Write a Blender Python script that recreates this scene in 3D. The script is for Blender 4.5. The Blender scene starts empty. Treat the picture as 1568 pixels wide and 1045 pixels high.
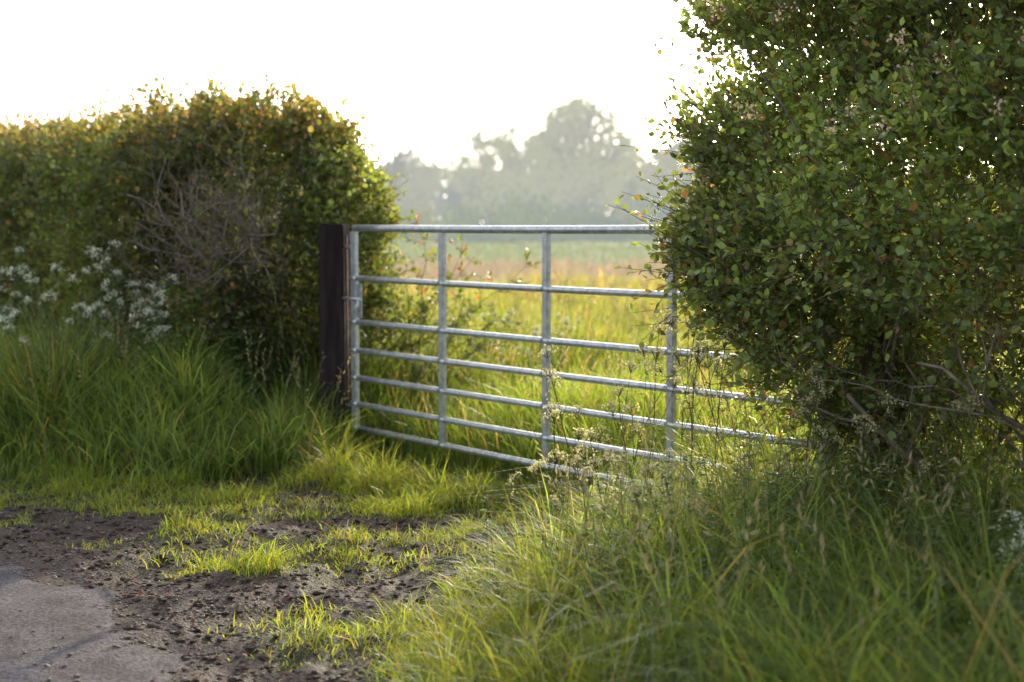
import bpy, math, random
import numpy as np
from mathutils import Vector
rng = np.random.default_rng(7); random.seed(7)
scene = bpy.context.scene

# ---------------------------------------------------------------- helpers
def sm(a, b, x):
    t = np.clip((x - a) / (b - a), 0, 1); return t * t * (3 - 2 * t)
def vnoise(p, freq, seed=0, octs=2):
    r = np.random.default_rng(seed); out = 0; amp = 1; tot = 0
    for o in range(octs):
        for k in range(5):
            d = r.normal(size=p.shape[1]); d /= np.linalg.norm(d)
            out = out + amp * np.sin(p @ d * freq * (1 + .5 * r.random()) + r.random() * 6.28)
        tot += amp * 1.7; freq *= 2.1; amp *= .55
    return out / tot
def nrm(v): return v / (np.linalg.norm(v, axis=-1, keepdims=True) + 1e-9)
def make_mesh(name, V, F, mat, col=None, parent=None, smooth=False):
    V = np.asarray(V, np.float32).reshape(-1, 3); F = np.asarray(F, np.int32)
    k = F.shape[1]
    me = bpy.data.meshes.new(name)
    me.vertices.add(len(V)); me.vertices.foreach_set('co', V.ravel())
    me.loops.add(F.size); me.loops.foreach_set('vertex_index', F.ravel())
    me.polygons.add(len(F))
    me.polygons.foreach_set('loop_start', np.arange(0, F.size, k, dtype=np.int32))
    me.polygons.foreach_set('loop_total', np.full(len(F), k, np.int32))
    if smooth: me.polygons.foreach_set('use_smooth', np.ones(len(F), bool))
    if col is not None:
        a = me.attributes.new('Col', 'FLOAT_COLOR', 'POINT')
        c = np.ones((len(V), 4), np.float32); c[:, :3] = col
        a.data.foreach_set('color', c.ravel())
    me.update(calc_edges=True)
    ob = bpy.data.objects.new(name, me); scene.collection.objects.link(ob)
    me.materials.append(mat)
    if parent: ob.parent = parent
    return ob
def empty(name):
    e = bpy.data.objects.new(name, None); scene.collection.objects.link(e); return e
class Bag:
    def __init__(s): s.V = []; s.F = []; s.C = []; s.n = 0
    def add(s, V, F, C):
        V = V.reshape(-1, 3); s.V.append(V); s.F.append(F.reshape(-1, 3) + s.n)
        s.C.append(np.broadcast_to(C, V.shape).copy()); s.n += len(V)
    def build(s, name, mat, parent=None):
        return make_mesh(name, np.concatenate(s.V), np.concatenate(s.F), mat, np.concatenate(s.C), parent)

def blades(bag, base, h, w, lean, col, droop=.3, wind=(0, 0)):
    N = len(base); az = rng.random(N) * 6.283
    d = np.stack([np.cos(az) + wind[0], np.sin(az) + wind[1], np.zeros(N)], 1); d = nrm(d)
    a2 = rng.random(N) * 6.283
    side = np.stack([np.cos(a2), np.sin(a2), np.zeros(N)], 1)
    pts = []
    for u, wf in ((0, .8), (.35, 1.), (.7, .7), (1, 0)):
        c = base + d * (lean * h * (u * .25 + u ** 2.2))[:, None]
        c[:, 2] += h * (u - droop * lean * u ** 3)
        if wf > 0:
            pts.append(c - side * (w * wf / 2)[:, None]); pts.append(c + side * (w * wf / 2)[:, None])
        else: pts.append(c)
    V = np.stack(pts, 1)
    f = np.array([[0, 1, 3], [0, 3, 2], [2, 3, 5], [2, 5, 4], [4, 5, 6]])
    F = f[None] + (np.arange(N) * 7)[:, None, None]
    C = np.repeat(col[:, None, :], 7, 1)
    bag.add(V, F, C.reshape(-1, 3))
def leaves(bag, p, d, nvec, L, W, col, fold=.2):
    N = len(p); d = nrm(d); s = nrm(np.cross(d, nvec)); n = np.cross(s, d)
    L = L[:, None]; W = W[:, None]
    c = p + d * L * .5 - n * W * fold
    V = np.stack([p, p + d * L * .55 - s * W * .5, p + d * L * .55 + s * W * .5, c, p + d * L - n * L * .12,
                  p + d * L * .22 - s * W * .36, p + d * L * .22 + s * W * .36], 1)
    f = np.array([[0, 5, 3], [5, 1, 3], [0, 3, 6], [6, 3, 2], [1, 4, 3], [3, 4, 2]])
    F = f[None] + (np.arange(N) * 7)[:, None, None]
    bag.add(V, F, np.repeat(col[:, None, :], 7, 1).reshape(-1, 3))
def sticks(bag, a, b, ra, rb, col, sides=3):
    a = np.asarray(a, float); b = np.asarray(b, float); N = len(a)
    if N == 0: return
    ra = np.broadcast_to(ra, N)[:, None]; rb = np.broadcast_to(rb, N)[:, None]
    d = nrm(b - a); up = np.where(np.abs(d[:, 2:3]) > .9, [[1., 0, 0]], [[0, 0, 1.]])
    x = nrm(np.cross(d, up)); y = np.cross(d, x); vs = []
    for k in range(sides):
        an = 6.2832 * k / sides; vs.append(a + (x * math.cos(an) + y * math.sin(an)) * ra)
    for k in range(sides):
        an = 6.2832 * k / sides; vs.append(b + (x * math.cos(an) + y * math.sin(an)) * rb)
    V = np.stack(vs, 1); f = []
    for k in range(sides):
        k2 = (k + 1) % sides; f += [[k, k2, sides + k2], [k, sides + k2, sides + k]]
    F = np.array(f)[None] + (np.arange(N) * 2 * sides)[:, None, None]
    col = np.asarray(col, float)
    if col.ndim == 2: col = np.repeat(col[:, None, :], 2 * sides, 1).reshape(-1, 3)
    bag.add(V, F, col)

# ---------------------------------------------------------------- materials
def new_mat(name):
    m = bpy.data.materials.new(name); m.use_nodes = True
    nt = m.node_tree; nt.nodes.clear(); return m, nt, nt.nodes, nt.links
def foliage_mat(name, trans=.45, rough=.45, tint=(1.25, 1.15, .5), spec=.35, haze=0., hazecol=(.62, .68, .70)):
    m, nt, N, L = new_mat(name)
    o = N.new('ShaderNodeOutputMaterial'); at = N.new('ShaderNodeAttribute'); at.attribute_name = 'Col'
    p = N.new('ShaderNodeBsdfPrincipled'); p.inputs['Roughness'].default_value = rough
    p.inputs['Specular IOR Level'].default_value = spec
    t = N.new('ShaderNodeBsdfTranslucent'); mul = N.new('ShaderNodeMix'); mul.data_type = 'RGBA'; mul.blend_type = 'MULTIPLY'
    mul.inputs[0].default_value = 1; mul.inputs[7].default_value = (*[c * 1.6 for c in tint], 1)
    L.new(at.outputs['Color'], p.inputs['Base Color']); L.new(at.outputs['Color'], mul.inputs[6])
    L.new(mul.outputs[2], t.inputs['Color'])
    mx = N.new('ShaderNodeMixShader'); mx.inputs[0].default_value = trans
    L.new(p.outputs[0], mx.inputs[1]); L.new(t.outputs[0], mx.inputs[2])
    if haze:   # aerial perspective painted in: fixed pale emission mixed over the shader
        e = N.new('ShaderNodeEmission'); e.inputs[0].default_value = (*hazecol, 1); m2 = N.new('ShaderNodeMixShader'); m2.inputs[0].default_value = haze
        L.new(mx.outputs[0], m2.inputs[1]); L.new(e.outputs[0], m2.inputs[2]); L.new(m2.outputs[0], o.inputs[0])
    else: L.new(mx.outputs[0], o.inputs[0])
    return m
M_leaf = foliage_mat('hawthorn_leaf', .5, .36, (1.75, 1.4, .6), .5)
M_grass = foliage_mat('grass_blade', .62, .4, (2.0, 1.6, .55), .4)
M_dry = foliage_mat('dry_meadow_heads', .5, .6, (.95, .9, .8), .2, haze=.25, hazecol=(.72, .65, .52))  # seed heads get a little pale emission as painted haze
M_farg = foliage_mat('far_meadow_blade', .5, .6, (1.2, 1.1, .7), .2, haze=.5, hazecol=(.50, .56, .45))  # pale green emission stands in for haze over the far meadow
M_tree = foliage_mat('painted_haze_tree_leaf', .55, .6, haze=.66, hazecol=(.70, .71, .63))  # crowns, woodland and far bark glow pale in place of real mist
M_wood_far = foliage_mat('painted_haze_woodland_leaf', .5, .6, haze=.76, hazecol=(.48, .53, .53))
M_far_bark = foliage_mat('painted_haze_bark', .0, .8, haze=.66, hazecol=(.58, .59, .56))
M_flower = foliage_mat('cow_parsley_plant', .4, .6, (1.3, 1.25, .9))
def bark_mat(name, c1, c2, scale=30, rough=.85, bump=.4, stretch=.2, metal=0., spec=.5):
    m, nt, N, L = new_mat(name)
    o = N.new('ShaderNodeOutputMaterial'); p = N.new('ShaderNodeBsdfPrincipled')
    tc = N.new('ShaderNodeTexCoord'); mp = N.new('ShaderNodeMapping'); mp.inputs['Scale'].default_value = (1, 1, stretch)
    n = N.new('ShaderNodeTexNoise'); n.inputs['Scale'].default_value = scale; n.inputs['Detail'].default_value = 6
    r = N.new('ShaderNodeValToRGB'); r.color_ramp.elements[0].position = .35; r.color_ramp.elements[1].position = .7
    r.color_ramp.elements[0].color = (*c1, 1); r.color_ramp.elements[1].color = (*c2, 1)
    b = N.new('ShaderNodeBump'); b.inputs['Strength'].default_value = bump; b.inputs['Distance'].default_value = .01
    L.new(tc.outputs['Object'], mp.inputs[0]); L.new(mp.outputs[0], n.inputs[0]); L.new(n.outputs[0], r.inputs[0])
    L.new(r.outputs[0], p.inputs['Base Color']); L.new(n.outputs[0], b.inputs['Height']); L.new(b.outputs[0], p.inputs['Normal'])
    p.inputs['Roughness'].default_value = rough; p.inputs['Metallic'].default_value = metal; p.inputs['Specular IOR Level'].default_value = spec
    L.new(p.outputs[0], o.inputs[0]); return m
M_bark = bark_mat('hedge_bark', (.08, .065, .05), (.24, .19, .15))
M_post = bark_mat('dark_creosoted_timber', (.013, .009, .009), (.032, .023, .023), 25, .9, .6, .12, 0, .15)
M_post2 = bark_mat('weathered_timber', (.06, .042, .025), (.17, .12, .07), 25, .8, .6, .12, 0, .2)
M_steel = bark_mat('galvanised_steel', (.38, .40, .41), (.62, .64, .65), 40, .32, .04, 1, .65)
M_rust = bark_mat('rusty_edge_brown', (.10, .04, .02), (.22, .10, .05), 60, .8, .3, 1, .2)
M_stone = bark_mat('stone', (.06, .048, .043), (.2, .17, .15), 20, .7, .2, 1)

# ---------------------------------------------------------------- layout functions (world metres)
def s_of(x, y): return (x + .885) * .773 + (y - 8) * .635
def t_of(x, y): return (x + .885) * .635 - (y - 8) * .773
def u_of(x, y): return x - (.14 + .42 * (np.maximum(y, 4.6) - 5.9))
def height(x, y):
    x = np.asarray(x, float); y = np.asarray(y, float); sh = x.shape; x = x.ravel(); y = y.ravel()
    s = s_of(x, y); t = t_of(x, y); u = u_of(x, y); p = np.stack([x, y], 1)
    h = .24 * sm(-1.9, -.6, s) * sm(.15, -.6, t) * (1 - .6 * sm(.6, 2.5, s))
    h += .2 * sm(.1, 1.4, u) * sm(1.2, .2, s)
    h += .05 * sm(.0, .8, s)
    h += .03 * vnoise(p, 1.2, 11) * sm(-1.5, .5, s)
    near = sm(14, 9, y)
    road = road_side(x, y)
    rough = sm(-.1, .2, road)
    h += near * rough * (.014 * vnoise(p, 7, 3, 3) + .008 * vnoise(p, 24, 4, 3))
    h -= .03 * np.exp(-((x + .28 + .45 * (6 - y)) / .14) ** 2) * near * sm(.0, -.6, s)
    h -= .02 * np.exp(-((x + .95 + .5 * (6 - y)) / .12) ** 2) * near * sm(-.6, -1.2, s)
    return h.reshape(sh)
RP = np.array([(-40, 37.5), (-9, 11.6), (-4.5, 7.75), (-2.1, 5.62), (-1.56, 5.13), (-1.24, 4.63), (-1.0, 4.06), (-.85, 3.3), (-.2, 2.2), (1, 1.1), (4, -1.5), (40, -34)])
def road_side(x, y):
    best = np.full(x.shape, 1e9); sg = np.zeros(x.shape)
    for a, b in zip(RP[:-1], RP[1:]):
        e = b - a; L2 = e @ e
        k = np.clip(((x - a[0]) * e[0] + (y - a[1]) * e[1]) / L2, 0, 1)
        dx = x - a[0] - k * e[0]; dy = y - a[1] - k * e[1]; d = np.hypot(dx, dy)
        cr = e[0] * (y - a[1]) - e[1] * (x - a[0])
        m = d < best; best = np.where(m, d, best); sg = np.where(m, np.sign(cr), sg)
    return best * sg
def ell(x, y, cx, cy, rx, ry, ang=0):
    c, s = math.cos(ang), math.sin(ang); dx = x - cx; dy = y - cy
    return sm(1.25, .75, np.hypot((dx * c + dy * s) / rx, (-dx * s + dy * c) / ry))
def cover(x, y):
    p = np.stack([x, y], 1)
    n = vnoise(p, 4.6, 21, 3)
    g = ell(x, y, -.20, 6.90, .95, .36, -.45)
    g = np.maximum(g, .85 * ell(x, y, -.65, 6.35, .45, .26, .5))
    g = np.maximum(g, .8 * ell(x, y, -.35, 5.95, .45, .15, .3))
    g = np.maximum(g, .95 * ell(x, y, -1.12, 5.25, .30, .13, .2))
    g = np.maximum(g, .65 * ell(x, y, -.75, 5.55, .35, .12, .2))
    g = np.maximum(g, .6 * ell(x, y, -.1, 5.45, .35, .18, .2))
    g = np.maximum(g, .8 * ell(x, y, -1.38, 5.1, .12, .08, 0))
    g = np.maximum(g, .55 * ell(x, y, -.62, 4.45, .18, .4, .0))
    g = np.maximum(g, .68 * sm(5.6, 6.1, y + .22 * (x + 1.5)) * sm(-.6, -1.3, x))
    g = np.maximum(g, .9 * sm(6.4, 7.0, y + .22 * (x + 1.5)) * sm(-.8, -1.4, x))
    g = np.maximum(g, sm(-.12, .12, u_of(x, y)))
    g = np.maximum(g, .28)
    g = g * sm(-.75, .1, n + g * 1.1 - .45)
    g *= sm(.1, .4, road_side(x, y))
    return np.clip(g, 0, 1)
def tallness(x, y):
    p = np.stack([x, y], 1); s = s_of(x, y)
    L = sm(6.95, 7.75, y + .15 * vnoise(p, 2.5, 31)) * sm(-.62, -1.15, x)
    R = sm(.15, 1.05, u_of(x, y) + .18 * vnoise(p, 3, 32))
    return np.maximum(L, R)

# ---------------------------------------------------------------- ground
def axis(lo, hi, step, far, g=1.16):
    a = list(np.arange(lo, hi + 1e-6, step)); d = step; x = a[-1]
    up = []
    while x < far: d *= g; x += d; up.append(x)
    d = step; x = lo; dn = []
    while x > -far: d *= g; x -= d; dn.append(x)
    return np.array(dn[::-1] + a + up)
ax = axis(-3.4, 2.4, .022, 900); ay = axis(3.4, 8.4, .022, 900)
X, Y = np.meshgrid(ax, ay); Z = height(X, Y)
xf, yf = X.ravel(), Y.ravel()
cv = np.where(s_of(xf, yf) > -.05, 1., cover(xf, yf)); cv = np.maximum(cv, tallness(xf, yf) * (road_side(xf, yf) > 0))
cv = np.where(yf < 2.4, sm(.1, .6, road_side(xf, yf)), cv)
nx, ny = len(ax), len(ay)
idx = np.arange(nx * ny).reshape(ny, nx)
Fq = np.stack([idx[:-1, :-1], idx[:-1, 1:], idx[1:, 1:], idx[1:, :-1]], -1).reshape(-1, 4)
m, nt, N, L = new_mat('earth_and_turf')
o = N.new('ShaderNodeOutputMaterial'); p = N.new('ShaderNodeBsdfPrincipled'); p.inputs['Roughness'].default_value = .68
p.inputs['Specular IOR Level'].default_value = .22
geo = N.new('ShaderNodeNewGeometry'); at = N.new('ShaderNodeAttribute'); at.attribute_name = 'Col'
n1 = N.new('ShaderNodeTexNoise'); n1.inputs['Scale'].default_value = 9; n1.inputs['Detail'].default_value = 8; n1.inputs['Roughness'].default_value = .7
n2 = N.new('ShaderNodeTexNoise'); n2.inputs['Scale'].default_value = 70; n2.inputs['Detail'].default_value = 4
for n in (n1, n2): L.new(geo.outputs['Position'], n.inputs['Vector'])
r1 = N.new('ShaderNodeValToRGB'); e = r1.color_ramp.elements
e[0].position = .36; e[0].color = (.022, .014, .011, 1); e[1].position = .74; e[1].color = (.10, .066, .054, 1)
add = N.new('ShaderNodeMath'); add.operation = 'MULTIPLY_ADD'; add.inputs[1].default_value = .45; add.inputs[2].default_value = 0
L.new(n2.outputs[0], add.inputs[0]); ad2 = N.new('ShaderNodeMath'); ad2.operation = 'MULTIPLY_ADD'; ad2.inputs[1].default_value = .6
L.new(n1.outputs[0], ad2.inputs[0]); L.new(add.outputs[0], ad2.inputs[2]); L.new(ad2.outputs[0], r1.inputs[0])
r2 = N.new('ShaderNodeValToRGB'); e = r2.color_ramp.elements
e[0].position = .35; e[0].color = (.03, .035, .014, 1); e[1].position = .7; e[1].color = (.06, .085, .025, 1)
L.new(n1.outputs[0], r2.inputs[0])
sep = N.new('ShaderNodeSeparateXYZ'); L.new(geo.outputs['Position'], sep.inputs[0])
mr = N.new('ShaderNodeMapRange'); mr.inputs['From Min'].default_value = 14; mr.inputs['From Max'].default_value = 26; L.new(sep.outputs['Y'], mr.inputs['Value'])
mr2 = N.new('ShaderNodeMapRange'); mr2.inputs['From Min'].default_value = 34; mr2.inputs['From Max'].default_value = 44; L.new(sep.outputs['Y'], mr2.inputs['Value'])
mf = N.new('ShaderNodeMix'); mf.data_type = 'RGBA'; mf.inputs[6].default_value = (.20, .17, .11, 1); mf.inputs[7].default_value = (.21, .28, .19, 1); L.new(mr2.outputs[0], mf.inputs[0])  # far ground coloured pale hazy green: distance haze put into the albedo
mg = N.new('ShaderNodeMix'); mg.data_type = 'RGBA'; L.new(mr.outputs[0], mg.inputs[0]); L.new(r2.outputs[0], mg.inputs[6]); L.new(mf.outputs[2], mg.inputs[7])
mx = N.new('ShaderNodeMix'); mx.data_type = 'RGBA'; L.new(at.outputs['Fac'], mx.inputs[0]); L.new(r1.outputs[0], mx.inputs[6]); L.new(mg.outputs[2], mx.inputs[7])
L.new(mx.outputs[2], p.inputs['Base Color'])
b = N.new('ShaderNodeBump'); b.inputs['Strength'].default_value = 1.; b.inputs['Distance'].default_value = .03
L.new(ad2.outputs[0], b.inputs['Height']); L.new(b.outputs[0], p.inputs['Normal']); L.new(p.outputs[0], o.inputs[0])
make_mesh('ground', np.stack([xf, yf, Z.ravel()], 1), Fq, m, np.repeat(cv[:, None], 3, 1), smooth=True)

ax2 = axis(-3.2, .5, .03, 60); ay2 = axis(2.5, 7, .03, 60)
X, Y = np.meshgrid(ax2, ay2); xf, yf = X.ravel(), Y.ravel(); rd = road_side(xf, yf)
edge = .07 * vnoise(np.stack([xf, yf], 1), 8, 77, 4) + .02 * vnoise(np.stack([xf, yf], 1), 45, 79, 2)
Zr = .010 - .05 * sm(-.2, .2, rd + edge) + .002 * vnoise(np.stack([xf, yf], 1), 3, 78, 2)
idx = np.arange(len(xf)).reshape(X.shape)
Fq = np.stack([idx[:-1, :-1], idx[:-1, 1:], idx[1:, 1:], idx[1:, :-1]], -1).reshape(-1, 4)
keep = (rd[Fq].min(1) < .3) & (rd[Fq].max(1) > -6)
Fq = Fq[keep]; used = np.unique(Fq); rm = np.zeros(len(xf), int); rm[used] = np.arange(len(used))
m, nt, N, L = new_mat('worn_tarmac')
o = N.new('ShaderNodeOutputMaterial'); p = N.new('ShaderNodeBsdfPrincipled'); p.inputs['Roughness'].default_value = .85; p.inputs['Specular IOR Level'].default_value = .3
geo = N.new('ShaderNodeNewGeometry')
v = N.new('ShaderNodeTexVoronoi'); v.inputs['Scale'].default_value = 120; n1 = N.new('ShaderNodeTexNoise'); n1.inputs['Scale'].default_value = 6; n1.inputs['Detail'].default_value = 8
n2 = N.new('ShaderNodeTexNoise'); n2.inputs['Scale'].default_value = 70; n2.inputs['Detail'].default_value = 5; n2.inputs['Roughness'].default_value = .75
for n in (v, n1, n2): L.new(geo.outputs['Position'], n.inputs['Vector'])
r = N.new('ShaderNodeValToRGB'); e = r.color_ramp.elements; e[0].position = .35; e[0].color = (.055, .048, .052, 1); e[1].position = .7; e[1].color = (.12, .107, .118, 1)
L.new(n1.outputs[0], r.inputs[0])
mx = N.new('ShaderNodeMix'); mx.data_type = 'RGBA'; mx.blend_type = 'MULTIPLY'; mx.inputs[0].default_value = .85
rv = N.new('ShaderNodeValToRGB'); rv.color_ramp.elements[0].color = (.3, .3, .3, 1); rv.color_ramp.elements[0].position = .40; rv.color_ramp.elements[1].color = (1.7, 1.7, 1.7, 1); rv.color_ramp.elements[1].position = .60
L.new(n2.outputs[0], rv.inputs[0]); L.new(r.outputs[0], mx.inputs[6]); L.new(rv.outputs[0], mx.inputs[7]); L.new(mx.outputs[2], p.inputs['Base Color'])
b0 = N.new('ShaderNodeBump'); b0.inputs['Strength'].default_value = 1.; b0.inputs['Distance'].default_value = .01; L.new(n2.outputs[0], b0.inputs['Height'])
b = N.new('ShaderNodeBump'); b.invert = True; b.inputs['Strength'].default_value = .5; b.inputs['Distance'].default_value = .003
L.new(b0.outputs[0], b.inputs['Normal'])
L.new(v.outputs['Distance'], b.inputs['Height']); L.new(b.outputs[0], p.inputs['Normal']); L.new(p.outputs[0], o.inputs[0])
make_mesh('road', np.stack([xf, yf, Zr], 1)[used], rm[Fq], m, smooth=True)

def pebbles(name, N_, smin, smax, mat, region, flat=1.):
    x = rng.uniform(-3.2, .6, N_ * 6); y = rng.uniform(3.6, 7.4, N_ * 6)
    k = (rng.random(len(x)) < region(x, y)); x = x[k][:N_]; y = y[k][:N_]; n = len(x)
    sz = smin + (smax - smin) * rng.random(n) ** 3
    o_ = np.array([[1, 0, 0], [0, 1, 0], [-1, 0, 0], [0, -1, 0], [0, 0, .7], [0, 0, -.7], [.6, .6, .4], [-.6, -.6, .4], [.6, -.6, .35], [-.6, .6, .35]], float)
    f = np.array([[0, 6, 8], [0, 1, 6], [1, 9, 6], [1, 2, 9], [2, 7, 9], [2, 3, 7], [3, 8, 7], [3, 0, 8], [6, 4, 8], [6, 9, 4], [9, 7, 4], [7, 8, 4], [0, 5, 1], [1, 5, 2], [2, 5, 3], [3, 5, 0]])
    V = o_[None] * (1 + .35 * rng.normal(size=(n, 10, 3))) * sz[:, None, None] * [1, 1, flat]
    a = rng.random(n) * 6.28; c, s = np.cos(a)[:, None], np.sin(a)[:, None]
    V = np.stack([V[..., 0] * c - V[..., 1] * s, V[..., 0] * s + V[..., 1] * c, V[..., 2]], -1)
    V += np.stack([x, y, np.maximum(height(x, y), np.where(road_side(x, y) < -.25, .010, -1)) + sz * .1], 1)[:, None]
    make_mesh(name, V, (f[None] + (np.arange(n) * 10)[:, None, None]).reshape(-1, 3), mat)
pebbles('gravel', 5500, .002, .010, M_stone, lambda x, y: (1 - cover(x, y)) * sm(-.55, .1, road_side(x, y)) * sm(1.4, .2, road_side(x, y)) * (u_of(x, y) < .1), .8)
M_clod = bark_mat('dry_mud', (.022, .014, .011), (.10, .068, .054), 50, .85, .4, 1, 0, .2)
pebbles('mud_clods', 5000, .003, .018, M_clod, lambda x, y: (1 - cover(x, y)) * sm(-.25, .3, road_side(x, y)) * (u_of(x, y) < .1) * (s_of(x, y) < 0), .6)
M_dead = foliage_mat('dead_leaf', .2, .7, (1.1, .9, .7))
bg = Bag(); n = 600; x = rng.uniform(-2.4, .2, n); y = rng.uniform(3.9, 6.6, n); k = road_side(x, y) > -.1; x = x[k]; y = y[k]; n = len(x)
d = rng.normal(size=(n, 3)); d[:, 2] *= .2
leaves(bg, np.stack([x, y, height(x, y) + .012], 1), d, nrm(rng.normal(size=(n, 3)) * .4 + [0, 0, 1]), rng.uniform(.010, .028, n), rng.uniform(.006, .016, n), np.array([.14, .052, .03]) * rng.uniform(.5, 1.4, (n, 1)))
bg.build('fallen_leaves', M_dead)

# ---------------------------------------------------------------- grass
def gcol(n, base=(.065, .14, .022), var=.25, yellow=.0):
    c = np.array(base) * (1 + var * rng.normal(size=(n, 1)) * .6)
    y = np.clip(rng.random(n) * yellow * 2, 0, 1)[:, None]
    c = c * (1 - y) + np.array([.18, .195, .055]) * y
    dead = (rng.random(n) < .04)[:, None]
    return np.clip(np.where(dead, [[.25, .2, .11]], c), .01, .6)
bg = Bag()
N_ = 125000; x = rng.uniform(-6.5, -.6, N_); y = rng.uniform(6.9, 11.5, N_)
k = (rng.random(N_) < tallness(x, y) * .75) & (s_of(x, y) < .3) & (t_of(x, y) < .25)
x = x[k]; y = y[k]; n = len(x); p2 = np.stack([x, y], 1); print('left', n)
lump = vnoise(p2, 3.2, 41, 3)
h = (.12 + .37 * tallness(x, y)) * np.clip(1 + .6 * lump, .35, 2) * rng.uniform(.5, 1.25, n) * (1 - .35 * sm(-1.6, -.9, x))
cl = gcol(n, (.10, .165, .062), .5, .15) * (1 + .28 * vnoise(p2, 2.3, 61, 2)[:, None])
blades(bg, np.stack([x, y, height(x, y) - .01], 1), h, rng.uniform(.004, .010, n), rng.uniform(.1, 1.0, n), np.clip(cl, .02, .6), .45)
N_ = 115000; x = rng.uniform(-1.0, 3.6, N_); y = rng.uniform(2.2, 7.2, N_)
k = (rng.random(N_) < (.25 + .75 * tallness(x, y)) * .8) & (s_of(x, y) < .25) & (u_of(x, y) > 0.03)
k &= rng.random(N_) < np.where(x > .36 * y + .5, .4, 1)
x = x[k]; y = y[k]; n = len(x); p2 = np.stack([x, y], 1); print('right', n)
h = (.08 + .20 * tallness(x, y)) * np.clip(1 + .7 * vnoise(p2, 7, 42), .3, 2) * rng.uniform(.35, 1.45, n)
cl = gcol(n, (.09, .155, .052), .5, .22) * (1 + .3 * vnoise(p2, 4, 62, 2)[:, None])
blades(bg, np.stack([x, y, height(x, y) - .01], 1), h, rng.uniform(.0025, .0068, n), rng.uniform(.2, 1.4, n), np.clip(cl, .02, .6), .5)
bg.build('tall_grass', M_grass)
bg = Bag(); N_ = 220000; x = rng.uniform(-5, .9, N_); y = rng.uniform(3.4, 9, N_)
c = cover(x, y); k = (rng.random(N_) < c ** 1.3 * .95) & (s_of(x, y) < .4) & (tallness(x, y) < .75)
x = x[k]; y = y[k]; c = c[k]; n = len(x); p2 = np.stack([x, y], 1); print('short', n)
strip = ell(x, y, -.15, 6.85, .95, .36, -.45) * sm(-.15, -.5, s_of(x, y))
h = (.02 + .045 * c + .12 * strip + .10 * sm(-.05, .5, u_of(x, y))) * np.clip(1 + .7 * vnoise(p2, 10, 43), .3, 2.2) * rng.uniform(.5, 1.7, n)
blades(bg, np.stack([x, y, height(x, y) - .005], 1), h, rng.uniform(.0025, .006, n), rng.uniform(.2, 1.2, n), gcol(n, (.12, .20, .038), .3, .45), .5)
bg.build('short_grass', M_grass)
def field(bg, n0, y0, y1, wx, h0, w0, base, yel, beige):
    y = rng.uniform(y0, y1, n0); x = rng.uniform(-1, 1, n0) * (.36 * y + wx)
    k = (s_of(x, y) > .12); x = x[k]; y = y[k]; n = len(x); p2 = np.stack([x, y], 1)
    h = h0 * (1 + .35 * vnoise(p2, 1.5, 51)) * rng.uniform(.5, 1.25, n)
    col = gcol(n, base, .25, yel) * (1 + .2 * vnoise(p2, .9, 63)[:, None]); bb = (rng.random(n) < beige)[:, None]
    col = np.clip(np.where(bb, np.array([.30, .22, .15]) * rng.uniform(.7, 1.2, (n, 1)), col), .02, .6)
    blades(bg, np.stack([x, y, height(x, y) - .01], 1), h, w0 * rng.uniform(.6, 1.4, n), rng.uniform(.1, .7, n), col, .4)
mead = empty('meadow_grass')
bg = Bag()
field(bg, 65000, 6, 11, 0, .36, .008, (.08, .15, .04), .25, .04)
field(bg, 45000, 10, 18, 0, .36, .012, (.09, .15, .048), .35, .06)
field(bg, 38000, 17, 25, 1, .36, .02, (.105, .15, .058), .4, .12)
bg.build('near_blades', M_grass, mead)
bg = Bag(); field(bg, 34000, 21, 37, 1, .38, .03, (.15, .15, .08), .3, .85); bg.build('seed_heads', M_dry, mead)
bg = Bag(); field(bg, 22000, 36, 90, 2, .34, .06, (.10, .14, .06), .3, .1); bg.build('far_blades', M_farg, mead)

bg = Bag()
def culms(x, y, h):
    n = len(x); b = np.stack([x, y, height(x, y)], 1); az = rng.random(n) * 6.28; ln = rng.uniform(.05, .3, n)
    d = np.stack([np.cos(az) * ln, np.sin(az) * ln, np.ones(n)], 1)
    m_ = b + d * (h * .55)[:, None]; d2 = d * [1.8, 1.8, 1]; t_ = m_ + d2 * (h * .45)[:, None]
    cg = np.array([.10, .15, .05]); sticks(bg, b, m_, .0016, .0012, cg); sticks(bg, m_, t_, .0012, .0008, cg)
    for j in range(7):
        q = m_ + (t_ - m_) * (.45 + .09 * j)
        leaves(bg, q, rng.normal(size=(n, 3)) * .5 + d2, rng.normal(size=(n, 3)), np.full(n, .03), np.full(n, .007), np.tile([.26, .22, .13], (n, 1)) * rng.uniform(.7, 1.2, (n, 1)))
n = 420; x = rng.uniform(-.2, 2.6, n); y = rng.uniform(3, 6.4, n); k = tallness(x, y) > .35; culms(x[k], y[k], rng.uniform(.3, .6, k.sum()))
n = 260; x = rng.uniform(-4, -1, n); y = rng.uniform(7.4, 9.5, n); k = (tallness(x, y) > .6) & (s_of(x, y) < 0); culms(x[k], y[k], rng.uniform(.45, .75, k.sum()))
n = 2200; y = rng.uniform(7, 18, n); x = rng.uniform(-.25, .35, n) * y; k = s_of(x, y) > .3; culms(x[k], y[k], rng.uniform(.4, .7, k.sum()))
bg.build('flowering_grass_stems', M_flower)

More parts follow.
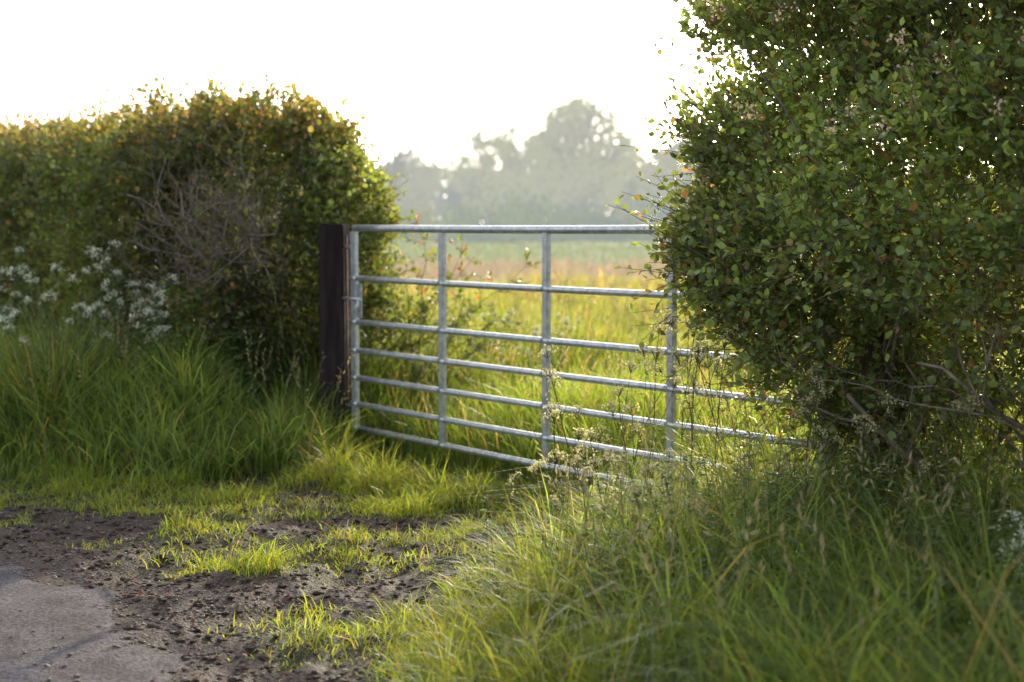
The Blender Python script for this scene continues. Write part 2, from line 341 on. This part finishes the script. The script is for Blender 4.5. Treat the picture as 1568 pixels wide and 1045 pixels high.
# ---------------------------------------------------------------- hedges
def twigs(leafbag, stickbag, p, d, Ls, nl, size, colf, spread=.75):
    T = len(p); d = nrm(d)
    sticks(stickbag, p, p + d * Ls[:, None], .0022, .001, np.array([.09, .07, .05]))
    f = (np.arange(nl) + .6) / nl
    P = p[:, None] + d[:, None] * (Ls[:, None] * f[None])[..., None]
    r = rng.normal(size=(T, nl, 3)); D = nrm(nrm(r) * spread + d[:, None] * .7 + [0, 0, .1])
    P = P + D * (.3 * size)
    nv = nrm(rng.normal(size=(T, nl, 3)) * .6 + [0, 0, .8] + nrm(r) * .2)
    P = P.reshape(-1, 3); D = D.reshape(-1, 3); nv = nv.reshape(-1, 3)
    sz = size * rng.uniform(.5, 1.25, len(P)); c = colf(np.repeat(p + d * Ls[:, None], nl, 0))
    leaves(leafbag, P, D, nv, sz, sz * rng.uniform(.6, .95, len(P)), c)
def hedge(name, cx, cy, ex, ey, length, w, ztop, zlow, rend, ntw, size, seed, gaps=(), thin_bottom=.5, nl=9, far_len=0, holes=(-.75, -.15), bump=.10, shoots=.06, bare=(), blossom=0, light=1., rake=0., toprake=0., redp=.012, long=1.2):
    par = empty(name); lb = Bag(); sb = Bag(); bb = Bag()
    e = np.array([ex, ey]); e = e / np.linalg.norm(e); nn = np.array([-e[1], e[0]])
    zc = (ztop + zlow) / 2; hz = (ztop - zlow) / 2
    def part(a0, a1, ntw, size):
        M = int(ntw * 6)
        a = rng.uniform(a0, a1, M)
        if a0 < 0: a = np.where(rng.random(M) < .15, rng.uniform(a0, .3, M), a)
        v = rng.uniform(-1.25, 1.25, M) * w; z = rng.uniform(zlow - .1, ztop + .25, M)
        P = np.stack([cx + e[0] * a + nn[0] * v, cy + e[1] * a + nn[1] * v, z], 1)
        q = (z - zc) / hz
        A = np.maximum(-a + rake * np.maximum(-q - .1, 0) + toprake * np.maximum(q - .25, 0), 0) / rend
        f = (np.abs(A) ** 2.2 + np.abs(v / w) ** 2.8 + np.abs(q) ** 3.0) ** (1 / 2.6)
        f = f + bump * vnoise(P, 5.2, seed, 4) + .6 * bump * vnoise(P, 13, seed + 5, 2) + .025 * vnoise(P, 1.3, seed + 1)
        ok = (f < 1.0) & (rng.random(M) < np.clip(.26 + 1.6 * (f - .5), .18, 1))
        g = vnoise(P, 6.5, seed + 3, 2)
        ok &= rng.random(M) < sm(holes[0], holes[1], g + .7 * sm(.4, 1.2, a))
        ok &= rng.random(M) < (1 - thin_bottom * sm(zlow + .45, zlow, z + .15 * g))
        for gx, gy, gz, gr, pr in gaps:
            ok &= (np.linalg.norm((P - [gx, gy, gz]) / gr, axis=1) > 1) | (rng.random(M) > pr)
        P = P[ok][:ntw]; a = a[ok][:ntw]; v = v[ok][:ntw]; q = q[ok][:ntw]; T = len(P); print(name, 'twigs', T, 'wanted', ntw)
        out = np.stack([nn[0] * v / w + e[0] * np.minimum(a, 0) / rend, nn[1] * v / w + e[1] * np.minimum(a, 0) / rend, q * .9], 1)
        d = nrm(nrm(out) + rng.normal(size=(T, 3)) * .55 + [0, 0, .45])
        Ls = rng.uniform(.05, .15, T) * (1 + (rng.random(T) < shoots) * long)
        def colf(p):
            n = len(p); c = np.tile([.096, .138, .048], (n, 1)) * rng.uniform(.5, 1.4, (n, 1)) * light
            c = c * (1 + .35 * vnoise(p, 3, seed + 9)[:, None])
            top = sm(ztop - .35, ztop + .05, p[:, 2]) * .5 + .08
            new = (rng.random(n) < top)[:, None]
            c = np.where(new, np.array([.20, .17, .065]) * rng.uniform(.6, 1.2, (n, 1)), c)
            red = (rng.random(n) < redp)[:, None]
            return np.clip(np.where(red, [[.26, .14, .08]], c), .01, .5)
        twigs(lb, sb, P, d, Ls, nl, size, colf)
        if blossom and a0 < 0:
            fr = (P + d * Ls[:, None]); k = np.where((fr[:, 2] > 1.6) & (fr[:, 2] < 2.15) & (v < -w * .55) & (a < 1.0) & (P[:, 1] < 5.6))[0]; k = rng.choice(k, min(blossom, len(k)), False)
            base_ = fr[k] + np.array([-nn[0], -nn[1], 0]) * .06
            c = np.repeat(base_, 26, 0) + rng.normal(size=(len(k) * 26, 3)) * .018; n = len(c)
            leaves(lb, c, rng.normal(size=(n, 3)), rng.normal(size=(n, 3)), rng.uniform(.008, .015, n), rng.uniform(.008, .013, n), np.array([.62, .53, .54]) * rng.uniform(.7, 1.1, (n, 1)))
    part(-rend * 1.2, length, ntw, size)
    if far_len: part(length, length + far_len, ntw // 4, size * 1.6)
    A_, B_, RA, RB = [], [], [], []
    def grow(p, d, r, n, step, depth, free=False):
        for i in range(n):
            d = nrm(d + rng.normal(size=3) * .28 + np.array([0, 0, .06])); q_ = p + d * step
            av = (q_[:2] - [cx, cy]); al = av @ e; sv = av @ nn
            if not free and (abs(sv) > w * .93 or q_[2] > ztop - .05 or al < -rend * .7 + toprake * .8 * max(0, (q_[2] - zc) / hz - .25)): return
            r2 = r * .9; A_.append(p); B_.append(q_); RA.append(r); RB.append(r2)
            if depth < 3 and rng.random() < .42:
                grow(q_, nrm(d + rng.normal(size=3) * .8), r2 * .62, n - 1, step * .85, depth + 1, free)
            p, r = q_, r2
    L0 = length + far_len * .3; ns = int(L0 * 7)
    for i in range(ns):
        al = -rend * .5 + (L0 + rend * .5) * (i + rng.random()) / ns; sv = rng.normal() * w * .22
        x_, y_ = cx + e[0] * al + nn[0] * sv, cy + e[1] * al + nn[1] * sv
        grow(np.array([x_, y_, float(height(np.array([x_]), np.array([y_]))[0]) - .05]), nrm(np.array([rng.normal() * .3, rng.normal() * .3, 1.])), rng.uniform(.009, .018), 15, .15, 0)
    for (bx, by, bz, dx, dy, dz, nb) in bare:
        for _ in range(nb):
            grow(np.array([bx, by, bz]) + rng.normal(size=3) * .08, nrm(np.array([dx, dy, dz]) + rng.normal(size=3) * .45), rng.uniform(.007, .012), 7, .085, 1, True)
    sticks(bb, A_, B_, np.array(RA), np.array(RB), np.array([.1, .08, .06]), 5)
    lb.build('foliage', M_leaf, par); sb.build('twigs', M_bark, par); bb.build('branches', M_bark, par)
    return par
hedge('hawthorn_hedge', -1.50, 8.88, -.64, .77, 5.2, .66, 2.03, .30, .66, 18500, .037, 100,
      gaps=[(-1.80, 8.35, 1.30, np.array([.48, .36, .38]), .93), (-1.2, 8.2, .85, np.array([.34, .3, .42]), .6)], thin_bottom=.5, far_len=7, holes=(-1.1, -.4), bump=.11, shoots=.2,
      bare=[(-1.75, 8.48, 1.0, -.2, -.5, .7, 14), (-1.45, 8.38, .95, -.3, -.3, .8, 11)], toprake=.25, light=1.08)
hedge('hawthorn_hedge', 1.42, 5.44, .64, -.77, 2.2, .62, 2.52, .18, .68, 21500, .031, 200,
      gaps=[(1.6, 4.85, .48, np.array([.6, .6, .24]), .75), (2.0, 4.5, .62, np.array([.5, .6, .34]), .7)], thin_bottom=.55, far_len=2, holes=(-1.0, -.1), bump=.17, shoots=.3, blossom=22, light=1.65, rake=.8, toprake=.36, redp=.02, long=1.6,
      bare=[(1.75, 4.5, .5, 0, -.4, .8, 5)])
par = empty('hawthorn_shrub'); lb = Bag(); sb = Bag()
A_, B_, R_ = [], [], []
tp, td = [], []
for i in range(30):
    p = np.array([-.85 + rng.normal() * .14, 8.9 + rng.normal() * .2, .1]); d = nrm(np.array([.42 + rng.normal() * .35, rng.normal() * .3, 1.])); r = .009
    nseg = rng.integers(6, 12)
    for j in range(nseg):
        d = nrm(d + rng.normal(size=3) * .2); q_ = p + d * .12; A_.append(p); B_.append(q_); R_.append(r); r *= .86; p = q_
        if p[2] > .3 and rng.random() < .9:
            for _ in range(2): tp.append(p); td.append(nrm(d + rng.normal(size=3) * .8))
sticks(sb, A_, B_, np.array(R_), np.array(R_) * .87, np.array([.1, .08, .06]))
def colshrub(p):
    n = len(p); c = np.tile([.09, .135, .035], (n, 1)) * rng.uniform(.6, 1.3, (n, 1)); red = (rng.random(n) < .3 * sm(.8, 1.3, p[:, 2]))[:, None]
    return np.where(red, [[.2, .09, .05]], c)
twigs(lb, sb, np.array(tp), np.array(td), rng.uniform(.06, .16, len(tp)), 8, .035, colshrub)
lb.build('foliage', M_leaf, par); sb.build('branches', M_bark, par)

lb = Bag()
def weeds(x, y, h, size, base):
    n = len(x); b = np.stack([x, y, height(x, y)], 1); d = nrm(np.stack([rng.normal(size=n) * .15, rng.normal(size=n) * .15, np.ones(n)], 1))
    top = b + d * h[:, None]; sticks(lb, b, top, .002, .001, np.array([.07, .1, .03]))
    for j in range(9):
        f = .25 + .75 * j / 8
        for sg in (1, -1):
            az = rng.random(n) * .6 + j * 1.57; D = np.stack([np.cos(az) * sg, np.sin(az) * sg, np.full(n, .15 - .35 * (1 - f))], 1)
            leaves(lb, b + (top - b) * f, D, np.tile([0, 0, 1.], (n, 1)) + rng.normal(size=(n, 3)) * .3, size * (1.15 - .7 * f) * rng.uniform(.8, 1.2, n), size * .55 * (1.15 - .7 * f) * np.ones(n), np.array(base) * rng.uniform(.7, 1.3, (n, 1)))
n = 330; t = rng.uniform(3.0, 6.2, n); s = rng.uniform(-1.5, -.1, n); x = -.885 + .635 * t + .773 * s; y = 8 - .773 * t + .635 * s
weeds(x, y, rng.uniform(.15, .45, n), .05, (.09, .145, .05))
n = 220; t = rng.uniform(-5, -.4, n); s = rng.uniform(-.9, -.1, n); x = -.885 + .635 * t + .773 * s; y = 8 - .773 * t + .635 * s
weeds(x, y, rng.uniform(.35, .7, n), .08, (.09, .145, .05))
lb.build('nettles', M_flower)

def parsley(name, plants, white=True, big=1., fcol=(.66, .68, .62)):
    bg = Bag(); A, B, RA, RB = [], [], [], []; UP = []; lp, ld = [], []
    for (x, y, h) in plants:
        z0 = float(height(np.array([x]), np.array([y]))[0]); p = np.array([x, y, z0]); d = nrm(np.array([rng.normal() * .12, rng.normal() * .12, 1.]))
        ns = 6; r = .0035 if white else .0038
        for i in range(ns):
            d = nrm(d + rng.normal(size=3) * .08); q = p + d * h / ns; A.append(p); B.append(q); RA.append(r); RB.append(r * .85); r *= .85; p = q
            if i < (4 if white else 2):
                for _ in range(2):
                    dl = nrm(np.array([rng.normal(), rng.normal(), .35])); e_ = p + dl * rng.uniform(.08, .16)
                    A.append(p); B.append(e_); RA.append(.0015); RB.append(.0008)
                    for kk in range(12):
                        lp.append(p + (e_ - p) * (.35 + .65 * kk / 11)); ld.append(nrm(dl + rng.normal(size=3) * .8))
            if i >= 2 and i < ns - 1:
                for _ in range(rng.integers(1, 3) if white else 1):
                    db = nrm(d + np.array([rng.normal(), rng.normal(), .0]) * .5); L1 = h * rng.uniform(.16, .34)
                    q2 = p + db * L1 * .5; db2 = nrm(db + [0, 0, .4]); q3 = q2 + db2 * L1 * .5
                    A += [p, q2]; B += [q2, q3]; RA += [r * .7, r * .6]; RB += [r * .6, r * .45]; UP.append((q3, db2))
        UP.append((p, d))
    fc = []
    for (p, d) in UP:
        sc = rng.uniform(.7, 1.2) * big
        for k in range(rng.integers(7, 11)):
            dd = nrm(d + rng.normal(size=3) * .5); e_ = p + dd * .038 * sc; A.append(p); B.append(e_); RA.append(.0010 * big); RB.append(.0007 * big)
            for m_ in range(8): fc.append(e_ + rng.normal(size=3) * (.0075 if white else .006) * big)
    sticks(bg, A, B, np.array(RA), np.array(RB), np.array([.10, .13, .06]) if white else np.array([.11, .10, .06]))
    fc = np.array(fc); n = len(fc); c = np.tile(fcol if white else [.48, .46, .28], (n, 1)) * rng.uniform(.7, 1.05, (n, 1))
    leaves(bg, fc, rng.normal(size=(n, 3)), nrm(rng.normal(size=(n, 3)) * .5 + [0, 0, 1]), rng.uniform(.005, .009, n) * big, rng.uniform(.005, .008, n) * big, c)
    lp = np.array(lp); ld = np.array(ld); n = len(lp)
    leaves(bg, lp, ld, nrm(rng.normal(size=(n, 3)) * .3 + [0, 0, 1]), rng.uniform(.015, .035, n), rng.uniform(.007, .014, n), np.array([.08, .125, .045]) * rng.uniform(.7, 1.3, (n, 1)))
    return bg.build(name, M_flower)
pl = [(-3.05, 8.8, .9), (-2.65, 8.4, .85), (-2.15, 8.3, .92), (-1.98, 8.2, .78), (-1.88, 8.05, .62), (-3.5, 9.3, .95), (-2.4, 8.2, .65), (-4.0, 9.9, .98), (-2.85, 8.3, .68), (-3.3, 9.0, .75), (-2.5, 8.35, .82), (-2.75, 8.6, .9), (-2.0, 8.05, .68), (-3.15, 8.7, .8), (-2.25, 8.15, .75), (-3.7, 9.5, .9)]
parsley('cow_parsley', pl, True, 1.15, (.64, .67, .63))
pl = [(.40, 5.3, .7), (.52, 5.45, .82), (.18, 5.35, .6), (.66, 5.2, .74), (.78, 5.1, .7), (.33, 4.9, .5), (.55, 4.35, .38), (.42, 4.3, .36), (1.0, 4.9, .55), (1.25, 4.5, .48), (.62, 5.6, .8), (.3, 5.65, .7), (.85, 5.4, .7), (.25, 4.6, .44), (1.15, 4.9, .5), (1.45, 4.6, .5), (.72, 5.5, .8), (.48, 5.1, .62), (.9, 5.6, .66), (.1, 5.0, .42)]
parsley('cow_parsley', pl, False, 1.2)
pl = [(1.28, 3.62, .28), (1.34, 3.75, .3), (1.26, 3.5, .16), (1.33, 3.5, .22)]
parsley('cow_parsley', pl)
pl = [(rng.uniform(-.9, .6), rng.uniform(8.6, 11), rng.uniform(.3, .5)) for _ in range(16)]
parsley('cow_parsley', [(x, y, h) for x, y, h in pl if (x + .885) * .773 + (y - 8) * .635 > .5], True, 1., (.45, .47, .38))

# ---------------------------------------------------------------- gate
import bmesh
def obj_from_bm(bm, name, mat, parent=None, smooth=True):
    me = bpy.data.meshes.new(name); bm.to_mesh(me); bm.free(); me.materials.append(mat)
    if smooth:
        for p_ in me.polygons: p_.use_smooth = True
    ob = bpy.data.objects.new(name, me); scene.collection.objects.link(ob)
    if parent: ob.parent = parent
    return ob
def tube(name, a, b, r, mat, parent, seg=16, bow=0.):
    bm = bmesh.new(); a = Vector(a); b = Vector(b); n = 12 if bow else 1; rings = []
    d = (b - a).normalized(); up = Vector((0, 0, 1)) if abs(d.z) < .9 else Vector((0, 1, 0)); x = d.cross(up).normalized(); y = d.cross(x)
    for i in range(n + 1):
        f = i / n; c = a.lerp(b, f) - Vector((0, 0, bow * math.sin(math.pi * f)))
        rings.append([bm.verts.new(c + (x * math.cos(6.2832 * k / seg) + y * math.sin(6.2832 * k / seg)) * r) for k in range(seg)])
    for i in range(n):
        for k in range(seg): bm.faces.new((rings[i][k], rings[i][(k + 1) % seg], rings[i + 1][(k + 1) % seg], rings[i + 1][k]))
    bm.faces.new(rings[0][::-1]); bm.faces.new(rings[-1])
    bmesh.ops.recalc_face_normals(bm, faces=bm.faces)
    ob = obj_from_bm(bm, name, mat, parent)
    for p_ in ob.data.polygons:
        if len(p_.vertices) > 4: p_.use_smooth = False
    return ob
def box(name, c, size, mat, parent, rz=0., bev=.004, taper=0):
    bm = bmesh.new(); bmesh.ops.create_cube(bm, size=1)
    for v_ in bm.verts: v_.co = Vector((v_.co.x * size[0], v_.co.y * size[1], v_.co.z * size[2]))
    bmesh.ops.bevel(bm, geom=bm.edges[:], offset=bev, segments=2, affect='EDGES')
    ob = obj_from_bm(bm, name, mat, parent, False); ob.location = c; ob.rotation_euler = (0, 0, rz); return ob
gate = empty('field_gate')
gate.location = (-.885, 8.0, .17); gate.rotation_euler = (0, 0, math.atan2(-.773, .635))
GL = 3.3; GH = 1.125
hs = [0, .135, .285, .44, .60, .845, GH]
for i, h_ in enumerate(hs):
    r_ = .0195 if i == 6 else .0158
    tube('rail_%d' % (i + 1), (0, 0, h_), (GL, 0, h_), r_, M_steel, gate, bow=.006)
for i in range(5):
    x_ = GL * i / 4; wv = .05 if i in (0, 4) else .042
    lo = -.012; hi = GH - .016
    box('upright_%d' % (i + 1), (x_, 0, (lo + hi) / 2), (wv, .028, hi - lo), M_steel, gate, 0, .005)
    for j, h_ in enumerate(hs[:-1]):
        tube('weld_collar_%d_%d' % (i + 1, j + 1), (x_ - wv / 2 - .004, 0, h_ - .006 * math.sin(math.pi * i / 4)), (x_ + wv / 2 + .004, 0, h_ - .006 * math.sin(math.pi * i / 4)), .0178, M_steel, gate)
box('latch_plate', (.05, -.004, .72), (.055, .008, .19), M_steel, gate, 0, .002)
tube('latch_bolt', (-.11, -.014, .73), (.075, -.014, .73), .009, M_steel, gate)
tube('latch_handle', (.06, -.014, .73), (.075, -.05, .665), .006, M_steel, gate)
box('latch_tag', (.062, -.02, .71), (.02, .004, .05), bark_mat('white_plastic', (.7, .7, .7), (.8, .8, .8)), gate, 0, .001)
tube('top_hinge', (-.10, 0, 1.02), (.02, 0, 1.02), .009, M_steel, gate)
tube('bottom_hinge', (-.10, 0, .12), (.02, 0, .12), .009, M_steel, gate)

def post(name, x, y, z1, w, mat, rz):
    par = empty(name); par.location = (x, y, 0); par.rotation_euler = (0, 0, rz)
    bm = bmesh.new(); bmesh.ops.create_cube(bm, size=1)
    for v_ in bm.verts: v_.co = Vector((v_.co.x * w, v_.co.y * w, (v_.co.z + .5) * (z1 + .3) - .3))
    bmesh.ops.bevel(bm, geom=bm.edges[:], offset=.008, segments=2, affect='EDGES')
    bmesh.ops.subdivide_edges(bm, edges=[e_ for e_ in bm.edges if e_.calc_length() > .5], cuts=12)
    for v_ in bm.verts:
        v_.co.x += .002 * math.sin(v_.co.z * 9 + 1); v_.co.y += .002 * math.sin(v_.co.z * 7)
    obj_from_bm(bm, 'timber', mat, par, False); return par
gp = post('gate_post', -1.015, 8.14, 1.32, .145, M_post, math.radians(-9))
box('rusty_lit_edge', (.0745, 0, .78), (.006, .03, .95), M_rust, gp, 0, .001)  # brown strip paints in the post's rust line and lit right edge
post('gate_post', 1.36, 5.24, 1.35, .10, M_post2, math.radians(-50))

# ---------------------------------------------------------------- distant trees
def tree(name, x, y, H, cr, tr, nleaf, lsize, base, ncl=70, zb=.22, sparse=0.):
    par = empty(name); bb = Bag(); lb = Bag(); A, B, RA, RB = [], [], [], []
    zc = H * (1 + zb) / 2; hz = H * (1 - zb) / 2
    fork = np.array([x, y, H * .3]); A.append([x, y, -.3]); B.append(fork); RA.append(tr); RB.append(tr * .75)
    A.append(fork); B.append([x + rng.normal() * .2, y, H * .62]); RA.append(tr * .75); RB.append(tr * .4)
    c = nrm(rng.normal(size=(ncl, 3)))
    rad = rng.uniform(.3, .95, ncl) ** .5
    C = c * rad[:, None] * [cr, cr, hz] * (1 + .07 * rng.normal(size=(ncl, 1))) + [x, y, zc]
    C[:, 2] = np.clip(C[:, 2], H * zb, H * .97)
    wide = 1 - .35 * sm(H * .35, H * .1, C[:, 2]); C[:, :2] = (C[:, :2] - [x, y]) * wide[:, None] + [x, y]
    for q in C:
        st = np.array([x, y, H * rng.uniform(.25, .55)]); mid = st + (q - st) * .5 + rng.normal(size=3) * cr * .06 + [0, 0, -.03 * H]
        A += [st, mid]; B += [mid, q]; r = tr * rng.uniform(.18, .34); RA += [r, r * .7]; RB += [r * .7, r * .3]
        for _ in range(4):
            q2 = q + rng.normal(size=3) * cr * .16; A.append(mid + (q - mid) * rng.random()); B.append(q2); RA.append(r * .3); RB.append(r * .12)
    if nleaf == 0:
        for q in C:
            for _ in range(6):
                A.append(q); B.append(q + nrm(rng.normal(size=3) + [0, 0, .8]) * cr * .3); RA.append(tr * .12); RB.append(tr * .05)
    sticks(bb, A, B, np.array(RA), np.array(RB), np.array([.10, .085, .065]), 5)
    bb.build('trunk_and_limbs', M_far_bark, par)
    if nleaf:
        k = rng.integers(0, ncl, nleaf); cs = cr * rng.uniform(.08, .18, ncl)
        P = C[k] + rng.normal(size=(nleaf, 3)) * cs[k][:, None] * [1, 1, .75]
        col = np.array(base) * rng.uniform(.6, 1.4, (nleaf, 1)) * rng.uniform(.6, 1.45, ncl)[k][:, None]
        leaves(lb, P, rng.normal(size=(nleaf, 3)), nrm(rng.normal(size=(nleaf, 3)) + [0, 0, .6]), rng.uniform(.4, 1.1, nleaf) * lsize, rng.uniform(.4, .8, nleaf) * lsize, np.clip(col, .01, .5))
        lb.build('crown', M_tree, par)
    return par
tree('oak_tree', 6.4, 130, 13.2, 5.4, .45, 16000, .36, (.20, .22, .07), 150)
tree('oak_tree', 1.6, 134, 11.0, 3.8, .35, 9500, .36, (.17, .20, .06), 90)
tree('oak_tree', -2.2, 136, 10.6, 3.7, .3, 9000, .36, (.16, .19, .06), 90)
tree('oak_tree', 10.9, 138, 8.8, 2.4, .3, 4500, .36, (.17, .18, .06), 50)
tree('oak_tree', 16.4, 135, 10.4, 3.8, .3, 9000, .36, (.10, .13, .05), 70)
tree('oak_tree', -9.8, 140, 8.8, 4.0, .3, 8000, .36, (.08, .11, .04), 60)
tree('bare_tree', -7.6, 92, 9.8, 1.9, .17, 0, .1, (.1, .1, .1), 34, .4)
lb = Bag(); bb = Bag(); P = []; C = []; A = []; B = []; R = []
for x_ in np.arange(-95, 130, 2.6):
    gap = -5 < x_ < 11
    H = rng.uniform(5.6, 7.2) if gap else rng.uniform(7.2, 8.8)
    if -6.8 < x_ < -4: H = 6.8
    y_ = 146 + rng.normal() * 5; r = rng.uniform(2.2, 3.4); x2 = x_ + rng.normal() * .8
    A.append([x2, y_, -.2]); B.append([x2 + rng.normal() * .3, y_, H * .7]); R.append(.2)
    nb = 20; nl_ = 1300
    cc = rng.normal(size=(nb, 3)) * [r * .5, r * .5, H * .26] + [x2, y_, H * .5]
    cc[:, 2] = np.clip(cc[:, 2], .8, H * .9)
    k = rng.integers(0, nb, nl_); q = cc[k] + rng.normal(size=(nl_, 3)) * r * .28; q[:, 2] = np.clip(q[:, 2], .1, 99)
    P.append(q); tone = rng.uniform(.75, 1.3); yl = rng.random() * .5
    C.append((np.array([.06, .09, .035]) * (1 - yl) + np.array([.14, .14, .04]) * yl) * tone * rng.uniform(.6, 1.4, (nl_, 1)))
P = np.concatenate(P); C = np.concatenate(C); n = len(P)
leaves(lb, P, rng.normal(size=(n, 3)), nrm(rng.normal(size=(n, 3)) + [0, 0, .6]), rng.uniform(.35, .7, n), rng.uniform(.3, .55, n), C)
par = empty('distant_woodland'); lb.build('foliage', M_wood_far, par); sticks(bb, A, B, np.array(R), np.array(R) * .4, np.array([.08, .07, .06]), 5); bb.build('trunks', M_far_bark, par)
lb = Bag(); P = []; C = []
for x_ in np.arange(-40, 60, 1.3):
    H = rng.uniform(1.6, 4.2); c0 = np.array([x_, 124 + rng.normal() * 3, H * .4]); q = c0 + rng.normal(size=(320, 3)) * [1.0, .9, H * .3]; q[:, 2] = np.abs(q[:, 2])
    P.append(q); yl = rng.random() ** 2; C.append((np.array([.07, .11, .05]) * (1 - yl) + np.array([.40, .36, .07]) * yl) * rng.uniform(.6, 1.4, (320, 1)))
P = np.concatenate(P); C = np.concatenate(C); n = len(P)
leaves(lb, P, rng.normal(size=(n, 3)), nrm(rng.normal(size=(n, 3)) + [0, 0, .6]), rng.uniform(.25, .5, n), rng.uniform(.2, .4, n), C)
lb.build('distant_scrub', foliage_mat('painted_haze_scrub_leaf', .5, .6, haze=.62, hazecol=(.48, .54, .50)))  # scrub leaves carry the same painted haze emission

# ---------------------------------------------------------------- light
az, el = math.radians(18), math.radians(20)
S = Vector((math.sin(az) * math.cos(el), math.cos(az) * math.cos(el), math.sin(el)))
ld = bpy.data.lights.new('sun', 'SUN'); ld.energy = 5; ld.angle = math.radians(.6); ld.color = (1, .85, .60)
lo = bpy.data.objects.new('sun', ld); scene.collection.objects.link(lo); lo.rotation_euler = S.to_track_quat('Z', 'Y').to_euler()
w = bpy.data.worlds.new('World'); scene.world = w; w.use_nodes = True; nt = w.node_tree; N = nt.nodes; L = nt.links
bgn = N['Background']; sky = N.new('ShaderNodeTexSky'); sky.sky_type = 'NISHITA'; sky.sun_disc = False
sky.sun_elevation = el; sky.sun_rotation = az; sky.dust_density = 2.5; sky.air_density = 1.0
hs_ = N.new('ShaderNodeHueSaturation'); hs_.inputs['Saturation'].default_value = .4; hs_.inputs['Value'].default_value = 2.9
L.new(sky.outputs[0], hs_.inputs['Color']); L.new(hs_.outputs[0], bgn.inputs['Color']); bgn.inputs['Strength'].default_value = .15

# ---------------------------------------------------------------- camera
cd = bpy.data.cameras.new('camera'); cam = bpy.data.objects.new('camera', cd); scene.collection.objects.link(cam)
cam.location = (0, 0, 1.3); cam.rotation_euler = (math.radians(90 - 4.57), 0, 0)
cd.lens = 50; cd.sensor_width = 36; cd.clip_end = 3000; cd.clip_start = .05
cd.dof.use_dof = True; cd.dof.focus_distance = 5.2; cd.dof.aperture_fstop = 2.2
scene.camera = cam
scene.view_settings.view_transform = 'Standard'; scene.view_settings.look = 'None'; scene.view_settings.exposure = 0
